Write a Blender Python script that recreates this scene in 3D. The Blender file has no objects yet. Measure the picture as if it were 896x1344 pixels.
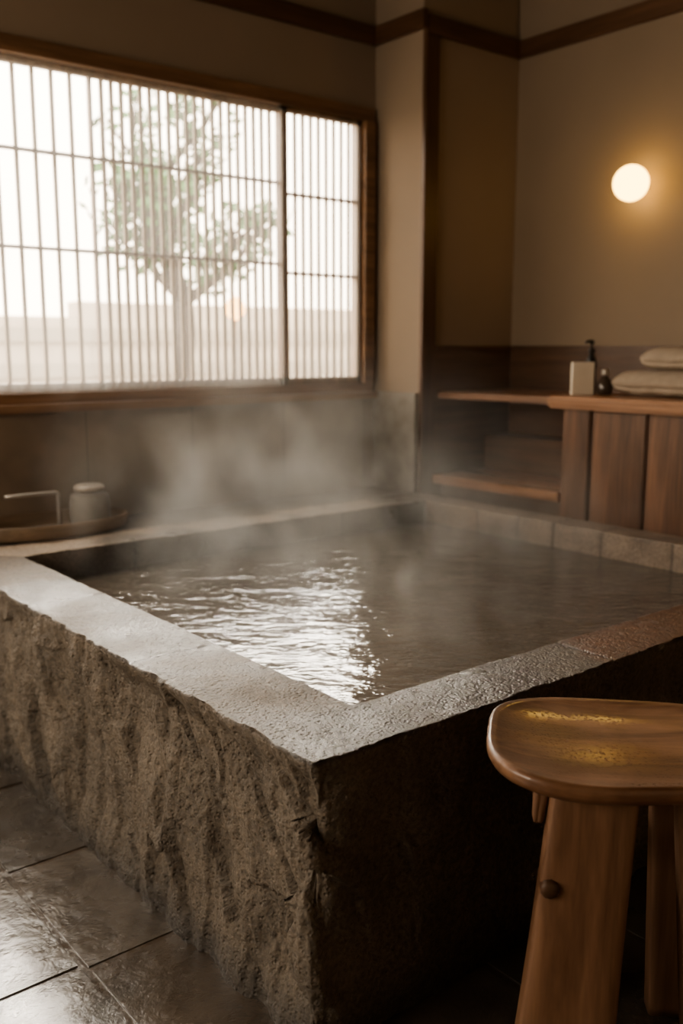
import bpy, bmesh, math, random
from mathutils import Vector, noise, Matrix
random.seed(7)
S = bpy.context.scene
COL = S.collection
ZF = -0.157          # floor level while building; everything is lifted so that the floor ends at z=0

# ------------------------------------------------------------------ materials
def newmat(name):
    m = bpy.data.materials.new(name); m.use_nodes = True
    nt = m.node_tree; nt.nodes.clear()
    out = nt.nodes.new('ShaderNodeOutputMaterial')
    return m, nt, out
def N(nt, t, **kw):
    n = nt.nodes.new(t)
    for k, v in kw.items():
        if k in n.inputs.keys(): n.inputs[k].default_value = v
        else: setattr(n, k, v)
    return n
def L(nt, a, b): nt.links.new(a, b)
def ramp(nt, fac, stops):
    r = nt.nodes.new('ShaderNodeValToRGB')
    e = r.color_ramp.elements
    while len(e) < len(stops): e.new(0.5)
    for i, (p, c) in enumerate(stops):
        e[i].position = p; e[i].color = (c[0], c[1], c[2], 1) if not isinstance(c, (int, float)) else (c, c, c, 1)
    L(nt, fac, r.inputs['Fac']); return r.outputs['Color']
def coords(nt, scale=(1,1,1)):
    tc = nt.nodes.new('ShaderNodeTexCoord'); mp = nt.nodes.new('ShaderNodeMapping')
    mp.inputs['Scale'].default_value = scale
    L(nt, tc.outputs['Object'], mp.inputs['Vector']); return mp.outputs['Vector']
def bsdf(nt, out, **kw):
    b = nt.nodes.new('ShaderNodeBsdfPrincipled')
    for k, v in kw.items(): b.inputs[k].default_value = v
    L(nt, b.outputs[0], out.inputs['Surface']); return b
def c4(c): return (c[0], c[1], c[2], 1)

def noisy(name, c1, c2, scale=(4,4,4), nscale=3.0, detail=6, rough=(0.5,0.7), bump=0.2, bscale=40, bdist=0.01, spec=0.5, metallic=0.0):
    m, nt, out = newmat(name)
    v = coords(nt, scale)
    n = N(nt, 'ShaderNodeTexNoise', Scale=nscale, Detail=detail); L(nt, v, n.inputs['Vector'])
    b = bsdf(nt, out); b.inputs['Specular IOR Level'].default_value = spec; b.inputs['Metallic'].default_value = metallic
    L(nt, ramp(nt, n.outputs['Fac'], [(0.3, c1), (0.7, c2)]), b.inputs['Base Color'])
    L(nt, ramp(nt, n.outputs['Fac'], [(0.3, rough[0]), (0.7, rough[1])]), b.inputs['Roughness'])
    n2 = N(nt, 'ShaderNodeTexNoise', Scale=bscale, Detail=5); L(nt, coords(nt), n2.inputs['Vector'])
    bp = N(nt, 'ShaderNodeBump', Strength=bump, Distance=bdist); L(nt, n2.outputs['Fac'], bp.inputs['Height'])
    L(nt, bp.outputs[0], b.inputs['Normal'])
    return m

def wood(name, c1, c2, grain='Z', rough=(0.3, 0.5), dens=1.0):
    m, nt, out = newmat(name)
    sc = {'X': (0.6, 9, 9), 'Y': (9, 0.6, 9), 'Z': (9, 9, 0.6)}[grain]
    sc = tuple(s*dens for s in sc)
    v = coords(nt, sc)
    n = N(nt, 'ShaderNodeTexNoise', Scale=1.6, Detail=8, Roughness=0.62, Distortion=0.6); L(nt, v, n.inputs['Vector'])
    n2 = N(nt, 'ShaderNodeTexNoise', Scale=9.0, Detail=4); L(nt, v, n2.inputs['Vector'])
    mx = N(nt, 'ShaderNodeMath', operation='MULTIPLY_ADD'); L(nt, n2.outputs['Fac'], mx.inputs[0]); mx.inputs[1].default_value = 0.35
    L(nt, n.outputs['Fac'], mx.inputs[2])
    b = bsdf(nt, out)
    L(nt, ramp(nt, mx.outputs[0], [(0.45, c1), (0.9, c2)]), b.inputs['Base Color'])
    L(nt, ramp(nt, n.outputs['Fac'], [(0.3, rough[0]), (0.7, rough[1])]), b.inputs['Roughness'])
    bp = N(nt, 'ShaderNodeBump', Strength=0.25, Distance=0.004); L(nt, mx.outputs[0], bp.inputs['Height'])
    L(nt, bp.outputs[0], b.inputs['Normal'])
    return m

M_plaster = noisy('plaster', (0.24,0.187,0.138), (0.285,0.222,0.165), nscale=1.2, rough=(0.8,0.95), bump=0.12, bscale=120, bdist=0.003, scale=(1,1,1))
M_plaster_warm = noisy('plaster_warm', (0.26,0.205,0.163), (0.30,0.238,0.19), nscale=1.2, rough=(0.8,0.95), bump=0.12, bscale=120, bdist=0.003, scale=(1,1,1))
M_plaster_fill = noisy('plaster_beige', (0.50,0.41,0.31), (0.56,0.46,0.35), nscale=1.2, rough=(0.8,0.95), bump=0.12, scale=(1,1,1))
M_ceiling = noisy('ceiling_plaster', (0.17,0.135,0.10), (0.21,0.165,0.125), nscale=1.2, rough=(0.85,0.95), bump=0.1, scale=(1,1,1))
M_darkwood = wood('dark_wood', (0.045,0.024,0.014), (0.13,0.068,0.036), 'Z')
M_darkwoodX = wood('dark_wood_x', (0.055,0.029,0.016), (0.14,0.073,0.038), 'X')
M_darkwoodY = wood('dark_wood_y', (0.055,0.029,0.016), (0.14,0.073,0.038), 'Y')
M_cab = wood('cabinet_wood', (0.050,0.025,0.013), (0.22,0.105,0.053), 'Z', rough=(0.35,0.5))
M_counter = wood('counter_wood', (0.17,0.080,0.037), (0.36,0.18,0.085), 'Y', rough=(0.22,0.38))
M_shelf = wood('shelf_wood', (0.10,0.050,0.026), (0.24,0.12,0.060), 'Y', rough=(0.3,0.45))
M_frame = wood('frame_wood', (0.11,0.062,0.033), (0.27,0.155,0.083), 'X', rough=(0.35,0.5))
M_frameZ = wood('frame_wood_z', (0.15,0.09,0.048), (0.32,0.20,0.11), 'Z', rough=(0.35,0.5))
M_slat = wood('slat_wood', (0.46,0.37,0.27), (0.64,0.53,0.40), 'Z', rough=(0.5,0.65))
M_tray = wood('tray_wood', (0.13,0.09,0.058), (0.26,0.185,0.12), 'X', rough=(0.35,0.5))
M_ceramic = noisy('grey_stoneware', (0.11,0.092,0.073), (0.18,0.152,0.12), nscale=4, rough=(0.35,0.55), bump=0.15)
M_lid = noisy('pale_stoneware', (0.24,0.20,0.16), (0.32,0.27,0.21), nscale=4, rough=(0.35,0.55), bump=0.15)
M_bronze = noisy('dark_metal', (0.10,0.08,0.06), (0.16,0.13,0.10), nscale=4, rough=(0.3,0.4), bump=0.03, metallic=0.8)
M_towel = noisy('towel', (0.36,0.295,0.23), (0.42,0.345,0.27), nscale=6, rough=(0.9,1.0), bump=0.9, bscale=130, bdist=0.012, spec=0.1)
M_card = noisy('card_paper', (0.60,0.52,0.41), (0.66,0.58,0.47), nscale=3, rough=(0.7,0.8), bump=0.05)
M_black = noisy('black_plastic', (0.010,0.009,0.008), (0.02,0.018,0.016), nscale=3, rough=(0.25,0.35), bump=0.02)
M_amber = noisy('smoked_glass', (0.05,0.035,0.025), (0.08,0.055,0.04), nscale=3, rough=(0.05,0.1), bump=0.01, spec=0.8)
M_silver = noisy('brushed_metal', (0.35,0.32,0.28), (0.45,0.42,0.38), nscale=3, rough=(0.3,0.45), bump=0.02, metallic=0.7)
M_ledge = noisy('ledge_stone', (0.085,0.067,0.050), (0.15,0.122,0.094), nscale=3, rough=(0.3,0.5), bump=0.4, bscale=60)
M_base_stone = noisy('base_stone', (0.17,0.15,0.125), (0.27,0.245,0.21), nscale=3, rough=(0.45,0.6), bump=0.3, bscale=50)

def backsplash():
    m, nt, out = newmat('backsplash_stone')
    tc = nt.nodes.new('ShaderNodeTexCoord')
    sep = nt.nodes.new('ShaderNodeSeparateXYZ'); L(nt, tc.outputs['Object'], sep.inputs[0])
    cmb = nt.nodes.new('ShaderNodeCombineXYZ'); L(nt, sep.outputs['X'], cmb.inputs[0]); L(nt, sep.outputs['Z'], cmb.inputs[1])
    br = N(nt, 'ShaderNodeTexBrick', Scale=1.0); L(nt, cmb.outputs[0], br.inputs['Vector'])
    br.inputs['Brick Width'].default_value = 0.6; br.inputs['Row Height'].default_value = 1.4; br.inputs['Mortar Size'].default_value = 0.003
    br.offset = 0.0
    br.inputs['Color1'].default_value = (0.23,0.172,0.122,1); br.inputs['Color2'].default_value = (0.29,0.22,0.158,1); br.inputs['Mortar'].default_value = (0.14,0.11,0.08,1)
    n = N(nt, 'ShaderNodeTexNoise', Scale=3.5, Detail=7); L(nt, tc.outputs['Object'], n.inputs['Vector'])
    mx = N(nt, 'ShaderNodeMixRGB', blend_type='MULTIPLY'); mx.inputs[0].default_value = 0.8
    L(nt, br.outputs['Color'], mx.inputs[1]); L(nt, ramp(nt, n.outputs['Fac'], [(0.3, 0.45), (0.7, 1.0)]), mx.inputs[2])
    b = bsdf(nt, out, Roughness=0.4); L(nt, mx.outputs[0], b.inputs['Base Color'])
    bp = N(nt, 'ShaderNodeBump', Strength=0.3, Distance=0.006); L(nt, n.outputs['Fac'], bp.inputs['Height']); L(nt, bp.outputs[0], b.inputs['Normal'])
    return m
M_splash = backsplash()

def tile_mat():
    m, nt, out = newmat('wet_slate_tile')
    tc = nt.nodes.new('ShaderNodeTexCoord')
    n = N(nt, 'ShaderNodeTexNoise', Scale=2.2, Detail=8, Roughness=0.6); L(nt, tc.outputs['Object'], n.inputs['Vector'])
    n2 = N(nt, 'ShaderNodeTexNoise', Scale=7, Detail=9, Roughness=0.60, Distortion=0.2); L(nt, tc.outputs['Object'], n2.inputs['Vector'])
    n3 = N(nt, 'ShaderNodeTexNoise', Scale=60, Detail=4, Roughness=0.6); L(nt, tc.outputs['Object'], n3.inputs['Vector'])
    at = N(nt, 'ShaderNodeAttribute', attribute_name='tint')
    b = bsdf(nt, out)
    mx = N(nt, 'ShaderNodeMixRGB', blend_type='MULTIPLY'); mx.inputs[0].default_value = 1.0
    L(nt, ramp(nt, n2.outputs['Fac'], [(0.3, (0.052,0.041,0.031)), (0.7, (0.115,0.093,0.072))]), mx.inputs[1]); L(nt, at.outputs['Color'], mx.inputs[2])
    L(nt, mx.outputs[0], b.inputs['Base Color'])
    L(nt, ramp(nt, n.outputs['Fac'], [(0.35, 0.14), (0.65, 0.36)]), b.inputs['Roughness'])
    h = N(nt, 'ShaderNodeMath', operation='MULTIPLY_ADD'); L(nt, n3.outputs['Fac'], h.inputs[0]); h.inputs[1].default_value = 0.08; L(nt, n2.outputs['Fac'], h.inputs[2])
    bp = N(nt, 'ShaderNodeBump', Strength=0.8, Distance=0.015); L(nt, h.outputs[0], bp.inputs['Height']); L(nt, bp.outputs[0], b.inputs['Normal'])
    b.inputs['Coat Weight'].default_value = 1.0; b.inputs['Coat Roughness'].default_value = 0.07; b.inputs['Coat IOR'].default_value = 1.65
    bp2 = N(nt, 'ShaderNodeBump', Strength=0.6, Distance=0.011); L(nt, h.outputs[0], bp2.inputs['Height']); L(nt, bp2.outputs[0], b.inputs['Coat Normal'])
    return m
M_tile = tile_mat()

def stone_mat():
    m, nt, out = newmat('tub_stone')
    tc = nt.nodes.new('ShaderNodeTexCoord')
    at = N(nt, 'ShaderNodeAttribute', attribute_name='tint')
    wt = N(nt, 'ShaderNodeAttribute', attribute_name='wet')
    n = N(nt, 'ShaderNodeTexNoise', Scale=7, Detail=9, Roughness=0.65); L(nt, tc.outputs['Object'], n.inputs['Vector'])
    nf = N(nt, 'ShaderNodeTexNoise', Scale=75, Detail=6, Roughness=0.7); L(nt, tc.outputs['Object'], nf.inputs['Vector'])
    vo = N(nt, 'ShaderNodeTexVoronoi', Scale=85); L(nt, tc.outputs['Object'], vo.inputs['Vector'])
    mx = N(nt, 'ShaderNodeMixRGB', blend_type='MULTIPLY'); mx.inputs[0].default_value = 1.0
    L(nt, at.outputs['Color'], mx.inputs[1]); L(nt, ramp(nt, n.outputs['Fac'], [(0.3, 0.62), (0.7, 1.0)]), mx.inputs[2])
    mx2 = N(nt, 'ShaderNodeMixRGB', blend_type='MULTIPLY'); mx2.inputs[0].default_value = 0.9
    L(nt, mx.outputs[0], mx2.inputs[1]); L(nt, ramp(nt, nf.outputs['Fac'], [(0.38, 0.50), (0.62, 1.0)]), mx2.inputs[2])
    b = bsdf(nt, out); L(nt, mx2.outputs[0], b.inputs['Base Color'])
    rr = N(nt, 'ShaderNodeMath', operation='MULTIPLY_ADD'); L(nt, wt.outputs['Fac'], rr.inputs[0]); rr.inputs[1].default_value = -0.36
    L(nt, ramp(nt, n.outputs['Fac'], [(0.35, 0.55), (0.65, 0.75)]), rr.inputs[2])
    L(nt, rr.outputs[0], b.inputs['Roughness'])
    h = N(nt, 'ShaderNodeMath', operation='ADD'); L(nt, nf.outputs['Fac'], h.inputs[0])
    vv = ramp(nt, vo.outputs['Distance'], [(0.0, 0.0), (0.45, 0.6)]); L(nt, vv, h.inputs[1])
    bp = N(nt, 'ShaderNodeBump', Strength=0.9, Distance=0.008); L(nt, h.outputs[0], bp.inputs['Height']); L(nt, bp.outputs[0], b.inputs['Normal'])
    cw = N(nt, 'ShaderNodeMath', operation='POWER'); L(nt, wt.outputs['Fac'], cw.inputs[0]); cw.inputs[1].default_value = 2.0
    L(nt, cw.outputs[0], b.inputs['Coat Weight']); b.inputs['Coat Roughness'].default_value = 0.08; b.inputs['Coat IOR'].default_value = 1.40
    sb2 = N(nt, 'ShaderNodeMapRange'); L(nt, wt.outputs['Fac'], sb2.inputs['Value'])
    sb2.inputs['From Min'].default_value = 0.4; sb2.inputs['From Max'].default_value = 1.0; sb2.inputs['To Min'].default_value = 0.9; sb2.inputs['To Max'].default_value = 0.5
    bp2 = N(nt, 'ShaderNodeBump', Distance=0.006); L(nt, sb2.outputs[0], bp2.inputs['Strength']); L(nt, h.outputs[0], bp2.inputs['Height']); L(nt, bp2.outputs[0], b.inputs['Coat Normal'])
    return m
M_stone = stone_mat()

def water_mat():
    m, nt, out = newmat('bath_water')
    tc = nt.nodes.new('ShaderNodeTexCoord')
    m1 = nt.nodes.new('ShaderNodeMapping'); m1.inputs['Rotation'].default_value = (0,0,math.radians(39)); L(nt, tc.outputs['Object'], m1.inputs[0])
    m2 = nt.nodes.new('ShaderNodeMapping'); m2.inputs['Scale'].default_value = (0.70,1.25,1); L(nt, m1.outputs[0], m2.inputs[0])
    n = N(nt, 'ShaderNodeTexNoise', Scale=5.0, Detail=4, Roughness=0.55, Distortion=0.4); L(nt, m2.outputs[0], n.inputs['Vector'])
    n2 = N(nt, 'ShaderNodeTexNoise', Scale=22, Detail=3, Distortion=0.2); L(nt, m2.outputs[0], n2.inputs['Vector'])
    ad = N(nt, 'ShaderNodeMath', operation='MULTIPLY_ADD'); L(nt, n2.outputs['Fac'], ad.inputs[0]); ad.inputs[1].default_value = 0.28; L(nt, n.outputs['Fac'], ad.inputs[2])
    b = bsdf(nt, out, Roughness=0.09, IOR=1.6); b.inputs['Base Color'].default_value = (0.105,0.086,0.067,1)
    bp = N(nt, 'ShaderNodeBump', Strength=1.0, Distance=0.016); L(nt, ad.outputs[0], bp.inputs['Height']); L(nt, bp.outputs[0], b.inputs['Normal'])
    return m
M_water = water_mat()

def seat_mat():
    m, nt, out = newmat('wet_stool_seat_wood')
    v = coords(nt, (1.0, 9, 9))
    n = N(nt, 'ShaderNodeTexNoise', Scale=2.0, Detail=8, Roughness=0.6, Distortion=0.8); L(nt, v, n.inputs['Vector'])
    tc = nt.nodes.new('ShaderNodeTexCoord')
    w = N(nt, 'ShaderNodeTexNoise', Scale=4, Detail=4, Distortion=0.5); L(nt, tc.outputs['Object'], w.inputs['Vector'])
    vo = N(nt, 'ShaderNodeTexVoronoi', Scale=110); L(nt, tc.outputs['Object'], vo.inputs['Vector'])
    b = bsdf(nt, out)
    mx = N(nt, 'ShaderNodeMixRGB', blend_type='MULTIPLY'); mx.inputs[0].default_value = 1.0
    L(nt, ramp(nt, n.outputs['Fac'], [(0.32, (0.12,0.058,0.029)), (0.7, (0.32,0.172,0.092))]), mx.inputs[1])
    L(nt, ramp(nt, w.outputs['Fac'], [(0.40, (1.0,1.0,1.0)), (0.56, (0.6,0.52,0.46))]), mx.inputs[2])
    L(nt, mx.outputs[0], b.inputs['Base Color'])
    L(nt, ramp(nt, w.outputs['Fac'], [(0.42, 0.50), (0.58, 0.40)]), b.inputs['Roughness'])
    bp = N(nt, 'ShaderNodeBump', Strength=0.25, Distance=0.004); L(nt, n.outputs['Fac'], bp.inputs['Height']); L(nt, bp.outputs[0], b.inputs['Normal'])
    L(nt, ramp(nt, w.outputs['Fac'], [(0.36, 0.1), (0.58, 0.9)]), b.inputs['Coat Weight']); b.inputs['Coat Roughness'].default_value = 0.12
    bp2 = N(nt, 'ShaderNodeBump', Strength=0.35, Distance=0.003); L(nt, ramp(nt, vo.outputs['Distance'], [(0.0, 1.0), (0.42, 0.0)]), bp2.inputs['Height']); L(nt, bp2.outputs[0], b.inputs['Coat Normal'])
    return m
M_seat = seat_mat()
M_leg = wood('stool_leg_wood', (0.12,0.060,0.032), (0.29,0.158,0.088), 'Z', rough=(0.45,0.65))

def emis(name, col, s):
    m, nt, out = newmat(name)
    e = N(nt, 'ShaderNodeEmission', Strength=s); e.inputs['Color'].default_value = c4(col)
    L(nt, e.outputs[0], out.inputs['Surface']); return m
M_lamp = emis('warm_lamp_glass', (1.0,0.60,0.15), 8)
M_lantern = emis('lantern_glow', (1.0,0.50,0.15), 9)

def pane_mat(a, b_):
    m, nt, out = newmat('frosted_pane')
    tr = N(nt, 'ShaderNodeBsdfTransparent'); tl = N(nt, 'ShaderNodeBsdfTranslucent')
    tr.inputs['Color'].default_value = (0.97,0.96,0.94,1); tl.inputs['Color'].default_value = (0.95,0.91,0.85,1)
    n = N(nt, 'ShaderNodeTexNoise', Scale=1.5, Detail=2)
    L(nt, coords(nt), n.inputs['Vector'])
    mx = nt.nodes.new('ShaderNodeMixShader'); L(nt, ramp(nt, n.outputs['Fac'], [(0.3, a), (0.7, b_)]), mx.inputs[0])
    L(nt, tr.outputs[0], mx.inputs[1]); L(nt, tl.outputs[0], mx.inputs[2]); L(nt, mx.outputs[0], out.inputs['Surface']); return m
M_pane = pane_mat(0.055, 0.075)
M_leaf = noisy('leaf_green', (0.025,0.085,0.012), (0.06,0.17,0.025), nscale=5, rough=(0.5,0.7), bump=0.05)
M_bark = noisy('bark', (0.03,0.021,0.015), (0.06,0.042,0.03), nscale=5, rough=(0.8,0.9), bump=0.5)
M_outwall = noisy('outdoor_render', (0.36,0.305,0.24), (0.44,0.38,0.305), nscale=2, rough=(0.8,0.9), bump=0.1, scale=(1,1,1))
M_outband = noisy('outdoor_band', (0.24,0.205,0.16), (0.30,0.26,0.205), nscale=2, rough=(0.8,0.9), bump=0.1, scale=(1,1,1))
M_gravel = noisy('outdoor_gravel', (0.20,0.185,0.165), (0.30,0.28,0.25), nscale=8, rough=(0.8,0.9), bump=0.4)

# ------------------------------------------------------------------ geometry helpers
def link(ob, parent=None):
    COL.objects.link(ob)
    if parent: ob.parent = parent
    return ob
def meta(ob, label=None, cat=None, kind=None, group=None):
    if label: ob['label'] = label
    if cat: ob['category'] = cat
    if kind: ob['kind'] = kind
    if group: ob['group'] = group
    return ob
def from_bm(name, bm, mat, loc=(0,0,0), parent=None, smooth=False):
    me = bpy.data.meshes.new(name); bm.normal_update(); bm.to_mesh(me); bm.free()
    if mat: me.materials.append(mat)
    if smooth:
        for p in me.polygons: p.use_smooth = True
    ob = bpy.data.objects.new(name, me); ob.location = loc
    return link(ob, parent)
def addbox(bm, lo, hi):
    vs = [bm.verts.new((x,y,z)) for z in (lo[2],hi[2]) for y in (lo[1],hi[1]) for x in (lo[0],hi[0])]
    for f in [(0,2,3,1),(4,5,7,6),(0,1,5,4),(2,6,7,3),(0,4,6,2),(1,3,7,5)]:
        bm.faces.new([vs[i] for i in f])
    return vs
def box(name, lo, hi, mat, bevel=0.0, parent=None):
    c = Vector(((lo[0]+hi[0])/2, (lo[1]+hi[1])/2, lo[2]))
    bm = bmesh.new(); addbox(bm, Vector(lo)-c, Vector(hi)-c)
    if bevel > 0: bmesh.ops.bevel(bm, geom=bm.edges[:], offset=bevel, segments=2, affect='EDGES')
    loc = c - (parent.location if parent else Vector((0,0,0)))
    return from_bm(name, bm, mat, loc, parent)
def boxes(name, lst, mat, bevel=0.0, parent=None):
    los = Vector([min(b[0][i] for b in lst) for i in range(3)]); his = Vector([max(b[1][i] for b in lst) for i in range(3)])
    c = Vector(((los.x+his.x)/2, (los.y+his.y)/2, los.z))
    bm = bmesh.new()
    for lo, hi in lst: addbox(bm, Vector(lo)-c, Vector(hi)-c)
    if bevel > 0: bmesh.ops.bevel(bm, geom=bm.edges[:], offset=bevel, segments=2, affect='EDGES')
    return from_bm(name, bm, mat, c - (parent.location if parent else Vector((0,0,0))), parent)
def empty(name, loc, rotz=0):
    e = bpy.data.objects.new(name, None); e.location = loc; e.rotation_euler[2] = rotz; e.empty_display_size = 0.1
    return link(e)
def lathe(name, prof, mat, loc=(0,0,0), parent=None, seg=48, sx=1, sy=1, power=2.0, smooth=True):
    bm = bmesh.new(); rings = []
    for r, z in prof:
        if r < 1e-5: rings.append([bm.verts.new((0,0,z))]); continue
        ring = []
        for i in range(seg):
            a = 2*math.pi*i/seg; ca, sa = math.cos(a), math.sin(a)
            k = (abs(ca)**power + abs(sa)**power) ** (-1/power)
            ring.append(bm.verts.new((r*k*ca*sx, r*k*sa*sy, z)))
        rings.append(ring)
    for A, B in zip(rings, rings[1:]):
        for i in range(seg):
            j = (i+1) % seg
            if len(A) == 1 and len(B) == 1: continue
            if len(A) == 1: bm.faces.new((A[0], B[j], B[i]))
            elif len(B) == 1: bm.faces.new((A[i], A[j], B[0]))
            else: bm.faces.new((A[i], A[j], B[j], B[i]))
    bmesh.ops.recalc_face_normals(bm, faces=bm.faces[:])
    return from_bm(name, bm, mat, loc, parent, smooth)
def tube_bm(bm, pts, radii, seg=10):
    pts = [Vector(p) for p in pts]; rings = []
    up = Vector((0,0,1))
    for i, p in enumerate(pts):
        d = (pts[min(i+1, len(pts)-1)] - pts[max(i-1, 0)]).normalized()
        ref = up if abs(d.dot(up)) < 0.93 else Vector((1,0,0))
        a = d.cross(ref).normalized(); b = d.cross(a).normalized()
        rings.append([bm.verts.new(p + radii[i]*(math.cos(2*math.pi*k/seg)*a + math.sin(2*math.pi*k/seg)*b)) for k in range(seg)])
    for A, B in zip(rings, rings[1:]):
        best = min(range(seg), key=lambda s: (A[0].co-B[s].co).length)
        B2 = B[best:]+B[:best]
        if (A[1].co-B2[1].co).length > (A[1].co-B2[-1].co).length: B2 = [B2[0]]+B2[1:][::-1]
        for k in range(seg):
            bm.faces.new((A[k], A[(k+1)%seg], B2[(k+1)%seg], B2[k]))
        B[:] = B2
    bm.faces.new(rings[0]); bm.faces.new(rings[-1])
def tube(name, pts, r, mat, loc=(0,0,0), parent=None, seg=12):
    bm = bmesh.new(); tube_bm(bm, pts, [r]*len(pts) if isinstance(r, (int, float)) else r, seg)
    bmesh.ops.recalc_face_normals(bm, faces=bm.faces[:])
    return from_bm(name, bm, mat, loc, parent, True)
def sstep(a, b, x):
    t = max(0.0, min(1.0, (x-a)/(b-a))); return t*t*(3-2*t)

# ------------------------------------------------------------------ key dimensions
YW = 4.46            # window wall
YP = 4.06            # protruding wall face
XE = 3.885           # protruding wall edge
XR = 4.68            # lamp wall
XL, YB, ZC = -2.3, -1.6, 3.65
WZ0, WZ1 = 1.13, 2.77
WX0, WX1 = -1.9, 3.86
T = 0.15
# ------------------------------------------------------------------ room shell
def structure(ob): ob['kind'] = 'structure'; return ob
structure(boxes('wall_north', [((XL-T, YW, ZF), (XE, YW+T, WZ0)), ((XL-T, YW, WZ1), (XE, YW+T, ZC)), ((XL-T, YW, WZ0), (WX0, YW+T, WZ1)), ((WX1, YW, WZ0), (XE, YW+T, WZ1))], M_plaster))
structure(box('wall_alcove', (XE, YP, ZF), (XR, YW+T, ZC), M_plaster))
structure(box('wall_east', (XR, YB-T, ZF), (XR+T, YW+T, ZC), M_plaster))
structure(box('wall_south', (XL-T, YB-T, ZF), (XR, YB, ZC), M_plaster_fill))
structure(boxes('wall_west', [((XL-T, YB, ZF), (XL, YW, 1.0)), ((XL-T, YB, 2.6), (XL, YW, ZC)), ((XL-T, YB, 1.0), (XL, 1.2, 2.6)), ((XL-T, 3.9, 1.0), (XL, YW, 2.6))], M_plaster))
structure(box('ceiling', (XL-T, YB-T, ZC), (XR+T, YW+T, ZC+0.12), M_ceiling))
structure(box('trim_1', (XL, YW-0.035, 3.12), (XE-0.035, YW, 3.22), M_darkwoodX, 0.004))
structure(box('trim_2', (XE-0.035, YP-0.035, 3.12), (XE, YW, 3.22), M_darkwoodY, 0.004))
structure(box('trim_3', (XE, YP-0.035, 3.10), (XR, YP, 3.20), M_darkwoodX, 0.004))
structure(box('trim_4', (XR-0.035, YB, 3.10), (XR, YP-0.035, 3.20), M_darkwoodY, 0.004))
structure(box('trim_5', (XE-0.004, YP-0.03, ZF), (XE+0.105, YP, 3.10), M_darkwood, 0.004))
structure(box('trim_6', (XE+0.105, YP-0.022, ZF), (XR, YP, 1.40), M_darkwoodX, 0.003))
structure(box('trim_7', (XR-0.022, YB, ZF), (XR, YP-0.022, 1.40), M_darkwoodY, 0.003))
structure(box('trim_8', (XE+0.105, YP-0.034, 1.375), (XR, YP-0.022, 1.405), M_darkwoodX, 0.003))
structure(box('trim_9', (XR-0.034, YB, 1.375), (XR-0.022, YP-0.034, 1.405), M_darkwoodY, 0.003))
structure(box('trim_10', (XL, YW-0.03, ZF), (XE-0.03, YW, WZ0-0.04), M_splash, 0.003))
structure(box('trim_11', (XE-0.03, YP, ZF), (XE, YW, WZ0), M_base_stone, 0.003))
structure(box('trim_12', (XL, YW-0.075, WZ0-0.04), (XE-0.03, YW, WZ0), M_frame, 0.006))
structure(box('trim_13', (XE+0.105, YP-0.006, 1.40), (XR, YP, 3.10), M_plaster_warm, 0))
bm = bmesh.new()
g = 0.0045
XJ = 0.867; P_ = 0.567
xs = []
x = XJ
while x < XR: xs.append((x, x+0.40)); x += 0.40
x = XJ
while x > XL: xs.append((x-0.58, x)); x -= 0.58
tiles = []
for (a, b2) in xs:
    off = 0.0 if a >= XJ-0.01 else 0.02
    y = 2.090 - 7*P_ + off
    while y < YW:
        tiles.append((max(a, XL), min(b2, XR), max(y, YB), min(y+P_, YW))); y += P_
cols = []
for (a, b2, c, d) in tiles:
    if b2-a < 0.03 or d-c < 0.03: continue
    dz = random.uniform(-0.0015, 0.0015)
    bb = bmesh.new(); addbox(bb, (a+g, c+g, ZF-0.02), (b2-g, d-g, ZF+dz))
    bmesh.ops.bevel(bb, geom=[e for e in bb.edges if all(v.co.z > ZF-0.01 for v in e.verts)], offset=0.006, segments=3, affect='EDGES')
    n0 = len(bm.verts)
    mp = {}
    for v in bb.verts: mp[v] = bm.verts.new(v.co)
    for f in bb.faces: bm.faces.new([mp[v] for v in f.verts])
    bb.free()
    t = random.uniform(0.8, 1.3); w = random.uniform(-0.05, 0.05)
    cols += [(t*(1+w), t, t*(1-w), 1)]*(len(bm.verts)-n0)
addbox(bm, (XL-T, YB-T, ZF-0.12), (XR+T, YW+T, ZF-0.004))
cols += [(0.9, 0.78, 0.66, 1)]*8
floor = structure(from_bm('floor', bm, M_tile))
ca = floor.data.color_attributes.new('tint', 'FLOAT_COLOR', 'POINT')
ca.data.foreach_set('color', [q for c in cols for q in c])

# ------------------------------------------------------------------ main window
win = structure(boxes('window_1', [((WX0, YW-0.02, WZ0), (WX1, YW+0.10, WZ0+0.05)), ((WX0, YW-0.025, WZ1-0.07), (WX1, YW+0.10, WZ1)),
      ((WX0, YW-0.02, WZ0+0.05), (WX0+0.06, YW+0.10, WZ1-0.07)), ((WX1-0.08, YW-0.04, WZ0+0.05), (WX1, YW+0.10, WZ1-0.07))], M_frame, 0.004))
def panel(x0, x1, y, pitch, sw, rails, sl=0.036, sr=0.036):
    z0, z1 = WZ0+0.05, WZ1-0.07
    fr = boxes('lattice_panel', [((x0, y, z0), (x1, y+0.03, z0+0.045)), ((x0, y, z1-0.03), (x1, y+0.03, z1)), ((x0, y, z0), (x0+sl, y+0.03, z1)), ((x1-sr, y, z0), (x1, y+0.03, z1))], M_frameZ, 0.002, win)
    lst = []
    n = int((x1-x0-sl-sr)/pitch); p = (x1-x0-sl-sr)/n
    for i in range(1, n):
        cx = x0+sl+i*p; lst.append(((cx-sw/2, y+0.006, z0+0.045), (cx+sw/2, y+0.016, z1-0.03)))
    s = boxes('slats', lst, M_slat, 0, win)
    r = boxes('rails', [((x0+sl, y+0.002, z-0.008), (x1-sr, y+0.024, z+0.008)) for z in rails], M_frame, 0, win)
    for o in (s, r): o.parent = fr; o.location = o.location - fr.location
    return fr
panel(3.20, 3.78, YW+0.002, 0.050, 0.021, (1.81, 2.24), 0.045)
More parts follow.
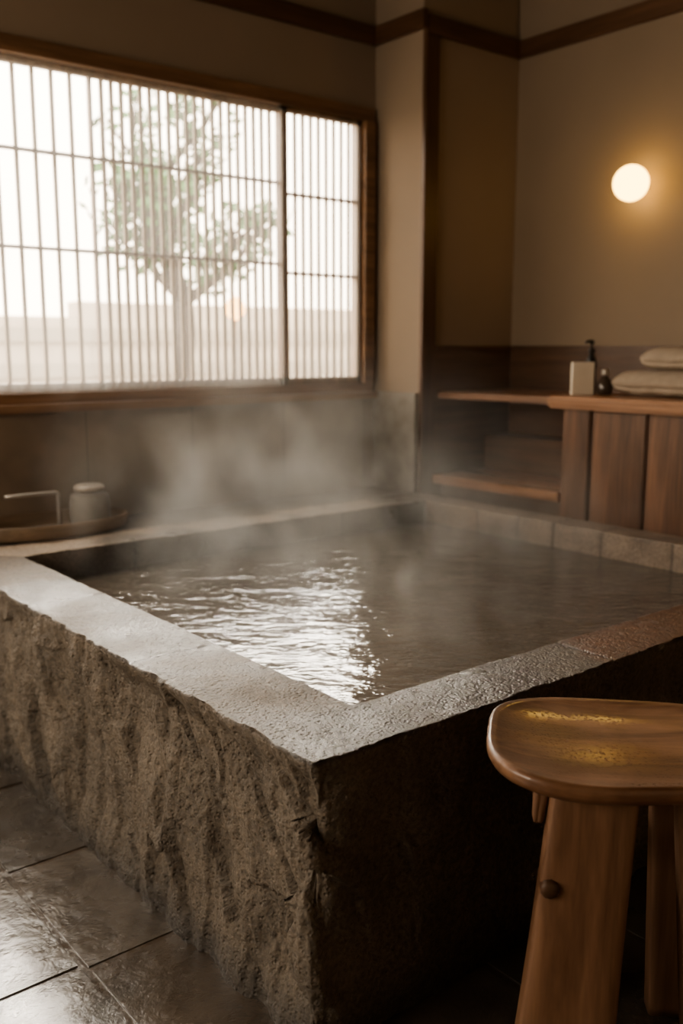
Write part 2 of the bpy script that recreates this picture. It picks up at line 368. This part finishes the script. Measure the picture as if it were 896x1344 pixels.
panel(2.10, 3.24, YW+0.036, 0.050, 0.021, (1.86, 2.30), 0.014)
panel(0.60, 2.11, YW+0.036, 0.090, 0.019, (1.86, 2.30), 0.036, 0.012)
panel(-0.70, 0.64, YW+0.002, 0.090, 0.019, (1.86, 2.30))
panel(-1.84, -0.66, YW+0.036, 0.090, 0.019, (1.86, 2.30))
box('glass_pane', (WX0+0.05, YW-0.010, WZ0+0.045), (WX1-0.07, YW-0.006, WZ1-0.065), M_pane, 0, win)
w2 = structure(boxes('added_window', [((XL-0.1, 1.2, 1.0), (XL+0.02, 3.9, 1.06)), ((XL-0.1, 1.2, 2.54), (XL+0.02, 3.9, 2.6)), ((XL-0.1, 1.2, 1.06), (XL+0.02, 1.26, 2.54)), ((XL-0.1, 3.84, 1.06), (XL+0.02, 3.9, 2.54)), ((XL-0.1, 2.52, 1.06), (XL+0.0, 2.58, 2.54))], M_frame, 0.004))  # unseen side window, added to light the tub from the left
box('glass_pane', (XL-0.09, 1.25, 1.05), (XL-0.086, 3.85, 2.55), M_pane, 0, w2)

ZR = 0.546
structure(box('trim_14', (XL, 4.055, ZF), (XE-0.032, YW-0.032, ZR-0.002), M_ledge, 0.006))

# ------------------------------------------------------------------ stone bathtub
X0, X1, Y0, Y1 = 1.115, 3.878, 1.466, 4.052
I0, I1, J0, J1 = 1.395, 3.70, 1.675, 3.80
tub = empty('stone_bathtub', ((X0+X1)/2, (Y0+Y1)/2, ZF))
meta(tub, "large square bathtub of rough split grey-brown stone with wet rim", "bathtub")
def fbm(p, o=5): return noise.fractal(p, 1.0, 2.0, o)
def facets(p):
    d, pts = noise.voronoi(p)
    c = pts[0]; r = noise.cell_vector(c*3.7)
    v = p - c
    return (r.x-0.5)*0.5 + v.x*(r.y-0.5)*1.8 + v.z*(r.z-0.5)*1.8
def build_tub():
    oc = [(X0, Y1), (X0, Y0), (X1, Y0), (X1, Y1)]
    ic = [(I0, J1), (I0, J0), (I1, J0), (I1, J1)]
    ns = [540, 420, 160, 160]
    normals = [Vector((-1,0,0)), Vector((0,-1,0)), Vector((1,0,0)), Vector((0,1,0))]
    prof = [(0.0, z) for z in (0.10, 0.30, 0.38, 0.41, 0.43, 0.45, 0.47, 0.49, 0.51, 0.525, ZR-0.008, ZR-0.003)]
    prof += [(0.012, ZR)] + [(i/36, ZR) for i in range(1, 35)] + [(0.972, ZR), (0.985, ZR-0.001), (0.993, ZR-0.004), (1.0, ZR-0.010)]
    z = ZR-0.016
    while z > ZF: prof.append((1.0, z)); z -= 0.0065
    prof.append((1.0, ZF))
    bm = bmesh.new(); grid = []; tint = []; wet = []
    stations = []
    for s in range(4):
        for k in range(ns[s]): stations.append((s, k/ns[s]))
    base = Vector((0.150, 0.117, 0.086))
    seamsL = [3.04, 2.30]; seamsF = [1.93, 2.17, 2.76, 3.3]; seamsR = [1.95, 2.25, 2.62, 2.90, 3.12, 3.40, 3.62]; seamsB = [1.9, 2.5, 3.1, 3.5]
    def block(s, c):
        sm = (seamsL, seamsF, seamsR, seamsB)[s]
        return sum(1 for q in sm if c > q), min(abs(c-q) for q in sm)
    for s, f in stations:
        o = Vector(oc[s]).lerp(Vector(oc[(s+1)%4]), f); i_ = Vector(ic[s]).lerp(Vector(ic[(s+1)%4]), f)
        ln = (Vector(oc[(s+1)%4])-Vector(oc[s])).length
        nn = normals[s].copy()
        de = f*ln
        if de < 0.05: nn = (nn + normals[(s-1)%4]*(1-de/0.05)).normalized() * (1+0.3*(1-de/0.05))
        if ln-de < 0.05: nn = (nn + normals[(s+1)%4]*(1-(ln-de)/0.05)).normalized() * (1+0.3*(1-(ln-de)/0.05))
        amp = (1.0, 0.35, 0.3, 0.2)[s]
        if s == 1: amp = 0.35 + 0.55*(1-sstep(0, 0.12, de))
        col = []
        for d, z in prof:
            p2 = i_.lerp(o, d); P = Vector((p2.x, p2.y, z))
            c = P.y if s in (0, 2) else P.x
            idx, dist = block(s, c)
            h = random.Random(s*31+idx).random()
            t = base * (0.85+0.3*h)
            if s >= 2: t = t*2.4  # far rims paler: sky reflection put into the stone colour
            w = 0.60 + 0.8*max(-0.5, min(0.42, fbm(P*2.6+Vector((4,2,9)), 3)))
            t = t*(1.3-0.65*sstep(0.45, 0.85, w))
            if d < 0.985:
                if z > ZR-0.02: P.z += 0.0022*fbm(P*8) + 0.0016*fbm(P*34, 3)
                if s == 1:
                    q = P.x + 0.10*fbm(P*7, 4)
                    for (x0_, cc, ww) in [(1.50, Vector((0.058,0.034,0.020)), 0.95), (1.93, Vector((0.17,0.130,0.092)), 0.5), (2.20, Vector((0.23,0.108,0.050)), 0.88), (2.82, Vector((0.11,0.066,0.040)), 0.9)]:
                        k = sstep(x0_-0.07, x0_+0.07, q); t = t.lerp(cc, k); w = w*(1-k)+ww*k
                if s == 2: t = t.lerp(Vector((0.28,0.18,0.115)), 0.15+0.5*h)
                if s == 2 and z < ZR-0.01: P.x += 0.006*(h-0.5)*2 + 0.004*fbm(P*12)
            if dist < 0.0055 and not (s == 1 and c < 2.0):
                t = t*0.4
                if d < 0.99: P.z -= 0.003
                if s == 2 and d < 0.01: P.x += 0.004
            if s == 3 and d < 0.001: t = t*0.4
            if d > 0.95:
                chip = 0.024*max(0.0, fbm(Vector((P.x*9, P.y*9, 3.1)), 4)+0.05) + 0.006*abs(fbm(P*30, 3))
                k = sstep(0.95, 1.0, d)
                P -= nn*chip*k*(1.0 if s < 2 else 0.3)
                if d >= 0.985: P.z -= 0.55*chip*sstep(0.98, 1.0, d)
            if d >= 1.0:
                dep = sstep(0.0, 0.09, ZR-z)
                dep *= 0.25+0.75*sstep(0.0, 0.16, z-ZF)
                al = P.x-P.y + 0.45*z
                wx = 0.06*fbm(Vector((al*3, z*2.5, 2)), 3); wz = 0.06*fbm(Vector((al*3, z*3, 8)), 3)
                big = fbm(Vector((al*2.2, z*1.2, 5)), 3)*0.042
                fa = facets(Vector(((al+wx)*5.5, 0.5, (z+wz)*2.8)))*0.052
                r1 = (0.5-abs(noise.noise(Vector((al*4.5+wx*8, z*1.6+1.3, 0.7)))))*0.050
                r2 = (0.5-abs(noise.noise(Vector((al*13+wx*14, z*4.0, 3.7)))))*0.014
                med = fbm(Vector((P.x*30, P.y*30, z*20)), 4)*0.0042
                fine = fbm(P*70, 3)*0.0022
                P += nn*amp*(dep*(big + fa + r1 + r2 - 0.040) + (0.3+0.7*dep)*(med + fine))
                if z > ZF+0.03: P.z += amp*dep*0.003*noise.noise(P*20)
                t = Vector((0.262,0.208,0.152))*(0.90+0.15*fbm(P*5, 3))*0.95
                if s == 1: t = t*1.1  # front face lightened in its colour, standing in for fill light
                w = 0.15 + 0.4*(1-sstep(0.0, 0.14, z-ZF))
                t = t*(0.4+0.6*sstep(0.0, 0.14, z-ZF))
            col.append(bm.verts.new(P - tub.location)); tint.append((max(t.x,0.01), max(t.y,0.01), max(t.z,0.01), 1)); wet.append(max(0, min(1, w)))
        grid.append(col)
    n = len(grid); m = len(prof)
    for a in range(n):
        A, B = grid[a], grid[(a+1)%n]
        for b in range(m-1):
            bm.faces.new((A[b], B[b], B[b+1], A[b+1]))
    bmesh.ops.recalc_face_normals(bm, faces=bm.faces[:])
    ob = from_bm('tub_wall', bm, M_stone, (0,0,0), tub, True)
    ca = ob.data.color_attributes.new('tint', 'FLOAT_COLOR', 'POINT')
    ca.data.foreach_set('color', [x for t in tint for x in t])
    wa = ob.data.attributes.new('wet', 'FLOAT', 'POINT'); wa.data.foreach_set('value', wet)
    return ob
build_tub()
box('basin_floor', (I0-0.05, J0-0.05, ZF+0.02), (I1+0.05, J1+0.05, 0.10), M_ledge, 0, tub)
# water
bm = bmesh.new()
NX, NY = 160, 160; ZWt = 0.425; vs = []
cx, cy = (I0+I1)/2, (J0+J1)/2
for j in range(NY+1):
    row = []
    for i in range(NX+1):
        x = I0-0.004+(I1-I0+0.012)*i/NX; y = J0-0.004+(J1-J0+0.008)*j/NY
        row.append(bm.verts.new((x-cx, y-cy, 0.0015*noise.noise(Vector((x*5, y*5, 0))))))
    vs.append(row)
for j in range(NY):
    for i in range(NX): bm.faces.new((vs[j][i], vs[j][i+1], vs[j+1][i+1], vs[j+1][i]))
water = from_bm('water', bm, M_water, (cx, cy, ZWt), None, True)
meta(water, "steaming rippled hot bath water filling the stone tub", "water", "stuff")

# ------------------------------------------------------------------ counter, shelves, cabinet
cy0, cy1 = 0.6, 3.08
cab = empty('cabinet', (4.33, (cy0+cy1)/2, ZF)); meta(cab, "reddish brown wooden cabinet with vertical plank front beside the tub", "cabinet")
box('body', (4.02, cy0, ZF), (XR-0.036, cy1, 1.085), M_cab, 0.004, cab)
box('corner_post', (3.975, 2.915, ZF), (4.02, cy1, 1.085), M_cab, 0.006, cab)
y = 2.91
while y > cy0+0.2:
    box('front_panel', (3.985, y-0.315, ZF+0.03), (4.02, y-0.005, 1.08), M_cab, 0.006, cab); y -= 0.32
ct = box('worktop', (3.935, cy0-0.02, 1.086), (XR-0.036, 3.162, 1.150), M_counter, 0.014); meta(ct, "thick polished warm wood worktop on the plank cabinet", "worktop")
su = empty('shelf_unit', (4.33, 3.6, ZF)); meta(su, "open wooden shelf unit built against the dark panelled wall", "shelf")
box('shelf_board', (4.00, 3.166, 1.100), (XR-0.036, YP-0.036, 1.138), M_shelf, 0.006, su)
box('shelf_board', (3.965, 3.085, 0.595), (XR-0.036, YP-0.036, 0.648), M_counter, 0.006, su)
box('plinth', (4.05, 3.085, ZF), (XR-0.036, YP-0.036, 0.595), M_darkwoodY, 0.003, su)
box('back_panel', (4.42, 3.085, 0.648), (XR-0.036, YP-0.036, 0.86), M_darkwoodY, 0.004, su)

ZT = 1.1505
cb = box('card_box', (-0.058, -0.02, 0), (0.058, 0.02, 0.170), M_card, 0.003); cb.location = (4.150, 3.10, ZT); cb.rotation_euler[2] = math.radians(-38)
meta(cb, "small upright cream paper box on the wooden worktop", "box")
pb = empty('pump_bottle', (4.262, 3.13, ZT)); meta(pb, "tall black pump dispenser bottle behind the cream box", "bottle")
lathe('bottle_body', [(0,0),(0.026,0),(0.028,0.004),(0.028,0.17),(0.024,0.19),(0.014,0.20),(0.014,0.215),(0,0.215)], M_black, (0,0,0), pb)
lathe('pump_collar', [(0,0.2155),(0.017,0.2155),(0.017,0.238),(0.006,0.241),(0.006,0.268),(0,0.268)], M_black, (0,0,0), pb)
tube('pump_spout', [(0,0,0.262),(0.0,0,0.275),(-0.02,0.0,0.278),(-0.05,0,0.274),(-0.055,0,0.266)], [0.012,0.012,0.009,0.006,0.005], M_black, (0,0,0), pb)
gb = empty('glass_bottle', (4.235, 3.02, ZT)); meta(gb, "small round smoked glass bottle with metal cap beside towels", "bottle")
lathe('bottle_body', [(0,0),(0.032,0),(0.040,0.01),(0.042,0.04),(0.036,0.07),(0.016,0.088),(0.014,0.10),(0,0.10)], M_amber, (0,0,0), gb)
lathe('cap', [(0,0.1005),(0.018,0.1005),(0.020,0.104),(0.020,0.128),(0.016,0.134),(0,0.134)], M_silver, (0,0,0), gb)
def towel(name, loc, Ly, Lx, H, rot, seed):
    bm = bmesh.new(); ny = 90; ns_ = 56; rings = []
    for i in range(ny+1):
        u = i/ny*2-1; y = u*Ly/2
        e = (1-abs(u)**6)**0.5 if abs(u) < 1 else 0.0
        e = 0.12+0.88*e if abs(u) < 1 else 0.10
        ring = []
        for k in range(ns_):
            a = 2*math.pi*k/ns_; ca, sa = math.cos(a), math.sin(a)
            kk = (abs(ca)**2.1+abs(sa)**2.1)**(-1/2.1)
            x = Lx/2*ca*kk; z = H/2*sa*kk
            x += math.exp(-((a-math.pi-0.35)/0.13)**2)*0.014
            q = Vector((x*11+seed, y*9, z*14))
            n_ = 0.006*noise.noise(q)+0.002*noise.noise(q*2.7)
            x *= (0.5+0.5*e); z *= e
            z += n_ ; x += n_
            ring.append(bm.verts.new((x, y, min(H, max(0.0, z+H/2)))))
        rings.append(ring)
    for A, B in zip(rings, rings[1:]):
        for k in range(ns_): bm.faces.new((A[k], A[(k+1)%ns_], B[(k+1)%ns_], B[k]))
    bm.faces.new(rings[0]); bm.faces.new(rings[-1])
    bmesh.ops.recalc_face_normals(bm, faces=bm.faces[:])
    ob = from_bm(name, bm, M_towel, loc, None, True); ob.rotation_euler[2] = math.radians(rot); return ob
t1 = towel('rolled_towel', (4.28, 2.650, ZT), 0.62, 0.21, 0.130, 2, 0.0); meta(t1, "plump rolled beige towel lying on the wooden worktop", "towel", None, "rolled towels on the worktop")
t2 = towel('rolled_towel', (4.30, 2.55, ZT+0.131), 0.56, 0.17, 0.115, -2, 5.0); meta(t2, "rolled beige towel stacked on top of another towel", "towel", None, "rolled towels on the worktop")

# ------------------------------------------------------------------ wall lamp
lz, ly = 2.262, 3.135
lamp = empty('wall_lamp', (XR, ly, lz)); meta(lamp, "round glowing warm globe wall lamp on beige plaster", "lamp")
bp_ = lathe('wall_plate', [(0,0),(0.03,0),(0.03,0.008),(0.012,0.012),(0.012,0.05),(0,0.05)], M_bronze, (0,0,0), lamp); bp_.rotation_euler[1] = math.radians(-90)
gl = [(0.094*math.sin(math.pi*k/20), -0.094*math.cos(math.pi*k/20)) for k in range(21)]; gl[0] = (0,-0.094); gl[-1] = (0,0.094)
lathe('lamp_shade', gl, M_lamp, (-0.135,0,0), lamp)
for k in range(4):   # added lights, no part of the fixture: amber halo on the wall
    a = math.pi/4 + k*math.pi/2
    pl = bpy.data.lights.new('added_halo_light', 'POINT'); pl.energy = 1.3; pl.shadow_soft_size = 0.01; pl.color = (1.0,0.42,0.09)
    po = bpy.data.objects.new('added_halo_light', pl); COL.objects.link(po); po.parent = lamp; po.location = (-0.060, 0.045*math.cos(a), 0.045*math.sin(a))

# ------------------------------------------------------------------ tray with jar and handle
TZ = ZR+0.003
tx, ty = 1.69, 4.215
tray = lathe('serving_tray', [(0,0),(0.93,0),(0.98,0.012),(1.0,0.060),(0.985,0.068),(0.955,0.066),(0.93,0.024),(0,0.020)], M_tray, (tx, ty, TZ), None, 64, 0.37, 0.195, 2.3)
meta(tray, "oval dark wooden serving tray on the stone ledge", "tray")
jx, jy = 1.875, 4.20
jar = empty('lidded_jar', (jx, jy, TZ+0.0215)); meta(jar, "squat grey stoneware jar with flat lid on the tray", "jar")
lathe('jar_body', [(0,0),(0.078,0),(0.090,0.008),(0.096,0.03),(0.095,0.10),(0.091,0.118),(0.092,0.126),(0.087,0.142),(0.073,0.150),(0,0.150)], M_ceramic, (0,0,0), jar)
lathe('lid', [(0,0.1505),(0.045,0.1505),(0.045,0.158),(0.068,0.160),(0.072,0.166),(0.070,0.180),(0.060,0.187),(0,0.189)], M_lid, (0,0,0), jar)
hd = empty('towel_bracket', (1.60, 4.22, TZ+0.0215)); meta(hd, "thin grey metal squared rod bracket standing on the tray", "bracket")
tube('rod', [(0.13,0.0,0.006),(0.13,0,0.05),(0.13,0,0.145),(0.126,0,0.158),(0.112,0,0.162),(0.0,0,0.162),(-0.12,0,0.162)], 0.009, M_silver, (0,0,0), hd)
box('rod_base', (-0.16,-0.012,0.0), (0.145,0.012,0.012), M_silver, 0.002).parent = hd

# ------------------------------------------------------------------ stool
st = empty('wooden_stool', (1.678, 1.112, ZF), math.radians(-39-6)); meta(st, "wet rounded wooden bath stool with broad slab legs beside the tub", "stool")
SZ = 0.575-ZF
prof = [(0, -0.020)] + [(k/12, -0.020+0.020*(k/12)**4) for k in range(1, 12)] + [(0.965, -0.001), (0.988, -0.004), (1.0, -0.012), (0.998, -0.024), (0.975, -0.036), (0.91, -0.047), (0.6, -0.051), (0, -0.051)]
seat = lathe('seat', prof, M_seat, (0,0,SZ), st, 72, 0.292, 0.240, 2.9)
for v in seat.data.vertices:
    a = math.atan2(v.co.y, v.co.x); k = 1+0.03*math.cos(3*a+0.6)+0.018*math.sin(2*a)
    v.co.x *= k; v.co.y *= k
    v.co.z += 0.012*(v.co.x/0.27)**2 - 0.004*(v.co.y/0.24)**2
def slab(name, tc, bc, tw, td, bw, bd, z0, z1, mat, parent, flare=0.0):
    bm = bmesh.new(); rings = []; n = 24; K = 40
    for i in range(n+1):
        t = i/n; z = z1+(z0-z1)*t; cx = tc[0]+(bc[0]-tc[0])*t; cy = tc[1]+(bc[1]-tc[1])*t
        w = (tw+(bw-tw)*t + flare*t**3)/2; d = (td+(bd-td)*t)/2; ring = []
        for k in range(K):
            a = 2*math.pi*k/K; ca, sa = math.cos(a), math.sin(a); kk = (abs(ca)**9+abs(sa)**9)**(-1/9)
            ring.append(bm.verts.new((cx+w*ca*kk, cy+d*sa*kk+0.002*noise.noise(Vector((ca*3,sa*3,z*6))), z)))
        rings.append(ring)
    for A, B in zip(rings, rings[1:]):
        for k in range(K): bm.faces.new((A[k], A[(k+1)%K], B[(k+1)%K], B[k]))
    bm.faces.new(rings[0]); bm.faces.new(rings[-1]); bmesh.ops.recalc_face_normals(bm, faces=bm.faces[:])
    return from_bm(name, bm, mat, (0,0,0), parent, True)
slab('leg', (-0.070,-0.120), (-0.128,-0.165), 0.172, 0.060, 0.198, 0.070, 0.0, SZ-0.046, M_leg, st, 0.015)
slab('leg', (0.180,-0.040), (0.235,-0.090), 0.150, 0.06, 0.17, 0.07, 0.0, SZ-0.046, M_leg, st)
slab('leg', (-0.085,0.100), (-0.085,0.110), 0.085, 0.05, 0.09, 0.06, 0.0, SZ-0.046, M_leg, st)
slab('leg', (0.130,0.100), (0.165,0.120), 0.085, 0.05, 0.10, 0.06, 0.0, SZ-0.046, M_leg, st)
slab('wedge', (-0.172,-0.090), (-0.182,-0.100), 0.034, 0.050, 0.020, 0.040, SZ-0.145, SZ-0.042, M_leg, st)
tube('stretcher', [(-0.125,-0.135,SZ-0.21),(-0.118,0.0,SZ-0.21),(-0.090,0.105,SZ-0.21)], 0.016, M_leg, (0,0,0), st)
tn = tube('tenon', [(-0.160,-0.176,SZ-0.265),(-0.160,-0.172,SZ-0.265),(-0.159,-0.10,SZ-0.265)], [0.017,0.020,0.020], M_darkwood, (0,0,0), st, 9)

# ------------------------------------------------------------------ outdoors
gnd = structure(box('ground', (-12, YW+T+0.01, -0.25), (16, 22, -0.157), M_gravel))
bh = boxes('neighbouring_building', [((-8, 11.0, -0.157), (5.0, 11.6, 1.75)), ((5.0, 11.3, -0.157), (15, 11.6, 1.95))], M_outwall)
meta(bh, "pale rendered garden wall and low building with horizontal bands", "building")
bd_ = boxes('wall_bands', [((-8, 10.93, 0.2+0.42*k), (5.0, 11.0, 0.36+0.42*k)) for k in range(4)] + [((5.0, 11.22, 0.2+0.42*k), (15, 11.3, 0.36+0.42*k)) for k in range(4)], M_outband, 0, bh)
TX, TY = 4.02, 7.0
tree = empty('tree', (TX, TY, -0.157)); meta(tree, "small leafy green garden tree with slender trunk", "tree")
bm = bmesh.new(); tips = []
def branch(p, d, ln, r, depth):
    pts = [p]; rad = [r]
    for k in range(5):
        d = (d + Vector((random.uniform(-.16,.16), random.uniform(-.16,.16), random.uniform(-.04,.12)))).normalized()
        p = p + d*ln/5; pts.append(p); rad.append(r*(1-0.09*(k+1)))
        if depth > 0 and k >= 2 and depth < 3: tips.append(p)
    tube_bm(bm, pts, rad, 7)
    if depth == 0: tips.append(p); tips.append(p); return
    for q in range(3):
        a = random.uniform(0, 6.28); dd = (d*0.7 + Vector((math.cos(a), math.sin(a), random.uniform(0.0,0.5)))*0.75).normalized()
        branch(p - d*ln*0.12*q, dd, ln*random.uniform(0.60,0.80), r*0.55, depth-1)
pts = [Vector((0,0,0)), Vector((0.02,0,0.6)), Vector((-0.02,0.02,1.2)), Vector((0.02,0,1.7)), Vector((0.0,0,2.05))]
tube_bm(bm, pts, [0.11,0.10,0.09,0.08,0.07], 10)
for a, el, ll in ((0.3,0.5,0.50),(1.6,1.4,0.55),(2.8,1.5,0.62),(4.0,1.5,0.55),(5.2,0.7,0.50),(3.3,1.0,0.45)):
    branch(Vector((0,0,1.88+0.04*el)), Vector((math.cos(a), math.sin(a), el)).normalized(), ll, 0.050, 2)
branch(Vector((0,0,2.0)), Vector((-0.42,0,1)).normalized(), 0.85, 0.06, 2)
from_bm('trunk', bm, M_bark, (0,0,0), tree, True)
bm = bmesh.new()
random.shuffle(tips); act = tips[:int(len(tips)*0.6)]
for i in range(1250):
    c = random.choice(act) + Vector((random.gauss(0,0.08), random.gauss(0,0.08), random.gauss(0,0.07)))
    u = Vector((random.gauss(0,1), random.gauss(0,1), random.gauss(0,1))).normalized(); w = u.orthogonal().normalized()
    s = random.uniform(0.038, 0.062)
    bm.faces.new([bm.verts.new(c+u*s*1.3), bm.verts.new(c+w*s*0.8), bm.verts.new(c-u*s*1.3), bm.verts.new(c-w*s*0.8)])
from_bm('foliage', bm, M_leaf, (0,0,0), tree)
ln = empty('garden_lantern', (4.20, 6.5, -0.157)); meta(ln, "small glowing garden lantern on a thin post near the tree", "lantern")
tube('post', [(0,0,0),(0,0,1.78)], 0.012, M_bronze, (0,0,0), ln)
lathe('lantern_shade', [(0,1.76),(0.05,1.78),(0.075,1.83),(0.075,1.88),(0.05,1.93),(0,1.95)], M_lantern, (0,0,0.0), ln)

# ------------------------------------------------------------------ steam: procedural volume (geometry-nodes volume grid)
def steam():
    me = bpy.data.meshes.new('steam'); ob = bpy.data.objects.new('steam', me); COL.objects.link(ob)
    ob.location = (2.55, 3.05, ZWt+0.02)
    m, nt, out = newmat('steam')
    at = N(nt, 'ShaderNodeAttribute', attribute_name='density')
    mu = N(nt, 'ShaderNodeMath', operation='MULTIPLY'); L(nt, at.outputs['Fac'], mu.inputs[0]); mu.inputs[1].default_value = 1.0
    vsn = N(nt, 'ShaderNodeVolumeScatter', Anisotropy=0.4); vsn.inputs['Color'].default_value = (1.0,0.95,0.88,1)
    L(nt, mu.outputs[0], vsn.inputs['Density']); L(nt, vsn.outputs[0], out.inputs['Volume'])
    me.materials.append(m)
    ng = bpy.data.node_groups.new('steam_field', 'GeometryNodeTree')
    ng.interface.new_socket('Geometry', in_out='INPUT', socket_type='NodeSocketGeometry')
    ng.interface.new_socket('Geometry', in_out='OUTPUT', socket_type='NodeSocketGeometry')
    go = ng.nodes.new('NodeGroupOutput')
    vc = ng.nodes.new('GeometryNodeVolumeCube')
    vc.inputs['Min'].default_value = (-1.20, -1.33, 0.0); vc.inputs['Max'].default_value = (1.30, 1.36, 1.20)
    vc.inputs['Resolution X'].default_value = 84; vc.inputs['Resolution Y'].default_value = 86; vc.inputs['Resolution Z'].default_value = 46
    pos = ng.nodes.new('GeometryNodeInputPosition')
    mp = ng.nodes.new('ShaderNodeVectorMath'); mp.operation = 'MULTIPLY'; mp.inputs[1].default_value = (1.7,1.7,1.1); L(ng, pos.outputs[0], mp.inputs[0])
    nz = ng.nodes.new('ShaderNodeTexNoise'); nz.inputs['Scale'].default_value = 1.6; nz.inputs['Detail'].default_value = 4; nz.inputs['Distortion'].default_value = 1.1; nz.inputs['Roughness'].default_value = 0.55
    L(ng, mp.outputs[0], nz.inputs['Vector'])
    sp = ng.nodes.new('ShaderNodeSeparateXYZ'); L(ng, pos.outputs[0], sp.inputs[0])
    def mr(src, a, b, c, d, smooth=True):
        r = ng.nodes.new('ShaderNodeMapRange'); r.interpolation_type = 'SMOOTHSTEP' if smooth else 'LINEAR'
        for k, v in (('From Min', a), ('From Max', b), ('To Min', c), ('To Max', d)): r.inputs[k].default_value = v
        L(ng, src, r.inputs['Value']); return r.outputs[0]
    def mul(a, b):
        q = ng.nodes.new('ShaderNodeMath'); q.operation = 'MULTIPLY'; L(ng, a, q.inputs[0])
        if isinstance(b, float): q.inputs[1].default_value = b
        else: L(ng, b, q.inputs[1])
        return q.outputs[0]
    d_ = mr(nz.outputs['Fac'], 0.42, 0.79, 0.02, 1.0)
    d_ = mul(d_, mr(sp.outputs['Z'], 0.0, 1.20, 1.0, 0.0, False)); d_ = mul(d_, mr(sp.outputs['Z'], 0.0, 1.20, 1.0, 0.0, True))
    d_ = mul(d_, mr(sp.outputs['X'], -0.3, 0.9, 1.0, 0.40))
    d_ = mul(d_, mr(sp.outputs['X'], -1.20, -0.40, 0.0, 1.0)); d_ = mul(d_, mr(sp.outputs['X'], 0.95, 1.30, 1.0, 0.0))
    d_ = mul(d_, mr(sp.outputs['Y'], -1.33, -0.7, 0.0, 1.0)); d_ = mul(d_, mr(sp.outputs['Y'], 1.15, 1.36, 1.0, 0.0))
    d_ = mul(d_, mr(sp.outputs['Y'], -0.6, 0.7, 0.6, 1.0))
    d_ = mul(d_, 2.4)
    L(ng, d_, vc.inputs['Density'])
    sm = ng.nodes.new('GeometryNodeSetMaterial'); sm.inputs['Material'].default_value = m
    L(ng, vc.outputs[0], sm.inputs['Geometry']); L(ng, sm.outputs[0], go.inputs[0])
    md = ob.modifiers.new('steam', 'NODES'); md.node_group = ng
    return ob
stm = steam()
meta(stm, "thin white steam rising from the hot water", "steam", "stuff")

# ------------------------------------------------------------------ world and lights
w = bpy.data.worlds.new('World'); S.world = w; w.use_nodes = True
nt = w.node_tree; bg = nt.nodes['Background']
tc = nt.nodes.new('ShaderNodeTexCoord'); sp = nt.nodes.new('ShaderNodeSeparateXYZ'); L(nt, tc.outputs['Generated'], sp.inputs[0])
L(nt, ramp(nt, sp.outputs['Z'], [(0.0, (1.0,0.85,0.68)), (0.5, (1.0,0.93,0.84))]), bg.inputs['Color'])
bg.inputs['Strength'].default_value = 9.0
def portal(name, loc, rot, sx, sy):
    l = bpy.data.lights.new(name, 'AREA'); l.shape = 'RECTANGLE'; l.size = sx; l.size_y = sy; l.cycles.is_portal = True
    o = bpy.data.objects.new(name, l); o.location = loc; o.rotation_euler = rot; COL.objects.link(o); return o
portal('window_portal', ((WX0+WX1)/2, YW+0.13, (WZ0+WZ1)/2), (math.radians(-90), 0, 0), WX1-WX0, WZ1-WZ0)
portal('added_window_portal', (XL-0.13, 2.55, 1.8), (0, math.radians(-90), 0), 1.6, 2.7)
sun = bpy.data.lights.new('hazy_sun', 'SUN'); sun.energy = 8.5; sun.angle = math.radians(22); sun.color = (1.0,0.92,0.80)
so = bpy.data.objects.new('hazy_sun', sun); COL.objects.link(so)
az, el = math.radians(30), math.radians(29)
sd = Vector((math.sin(az)*math.cos(el), math.cos(az)*math.cos(el), math.sin(el)))   # direction towards the sun
so.rotation_euler = (-sd).to_track_quat('-Z', 'Y').to_euler(); so.location = (6, 9, 5)

# ------------------------------------------------------------------ camera
p = math.radians(9.9)
F = Vector((0.631, 0.776, 0)).normalized()
d = F*math.cos(p) + Vector((0,0,-1))*math.sin(p)
cam = bpy.data.cameras.new('camera'); co = bpy.data.objects.new('camera', cam); COL.objects.link(co)
co.location = (0,0,1.4); co.rotation_euler = d.to_track_quat('-Z', 'Y').to_euler()
cam.sensor_width = 36; cam.lens = 36*1244/1344; cam.clip_start = 0.05
cam.dof.use_dof = True; cam.dof.focus_distance = 2.3; cam.dof.aperture_fstop = 2.0
S.camera = co
for o in S.objects:
    if o.parent is None: o.location.z -= ZF
S.view_settings.view_transform = 'AgX'
S.view_settings.look = 'AgX - Medium High Contrast'
S.view_settings.exposure = 0.15
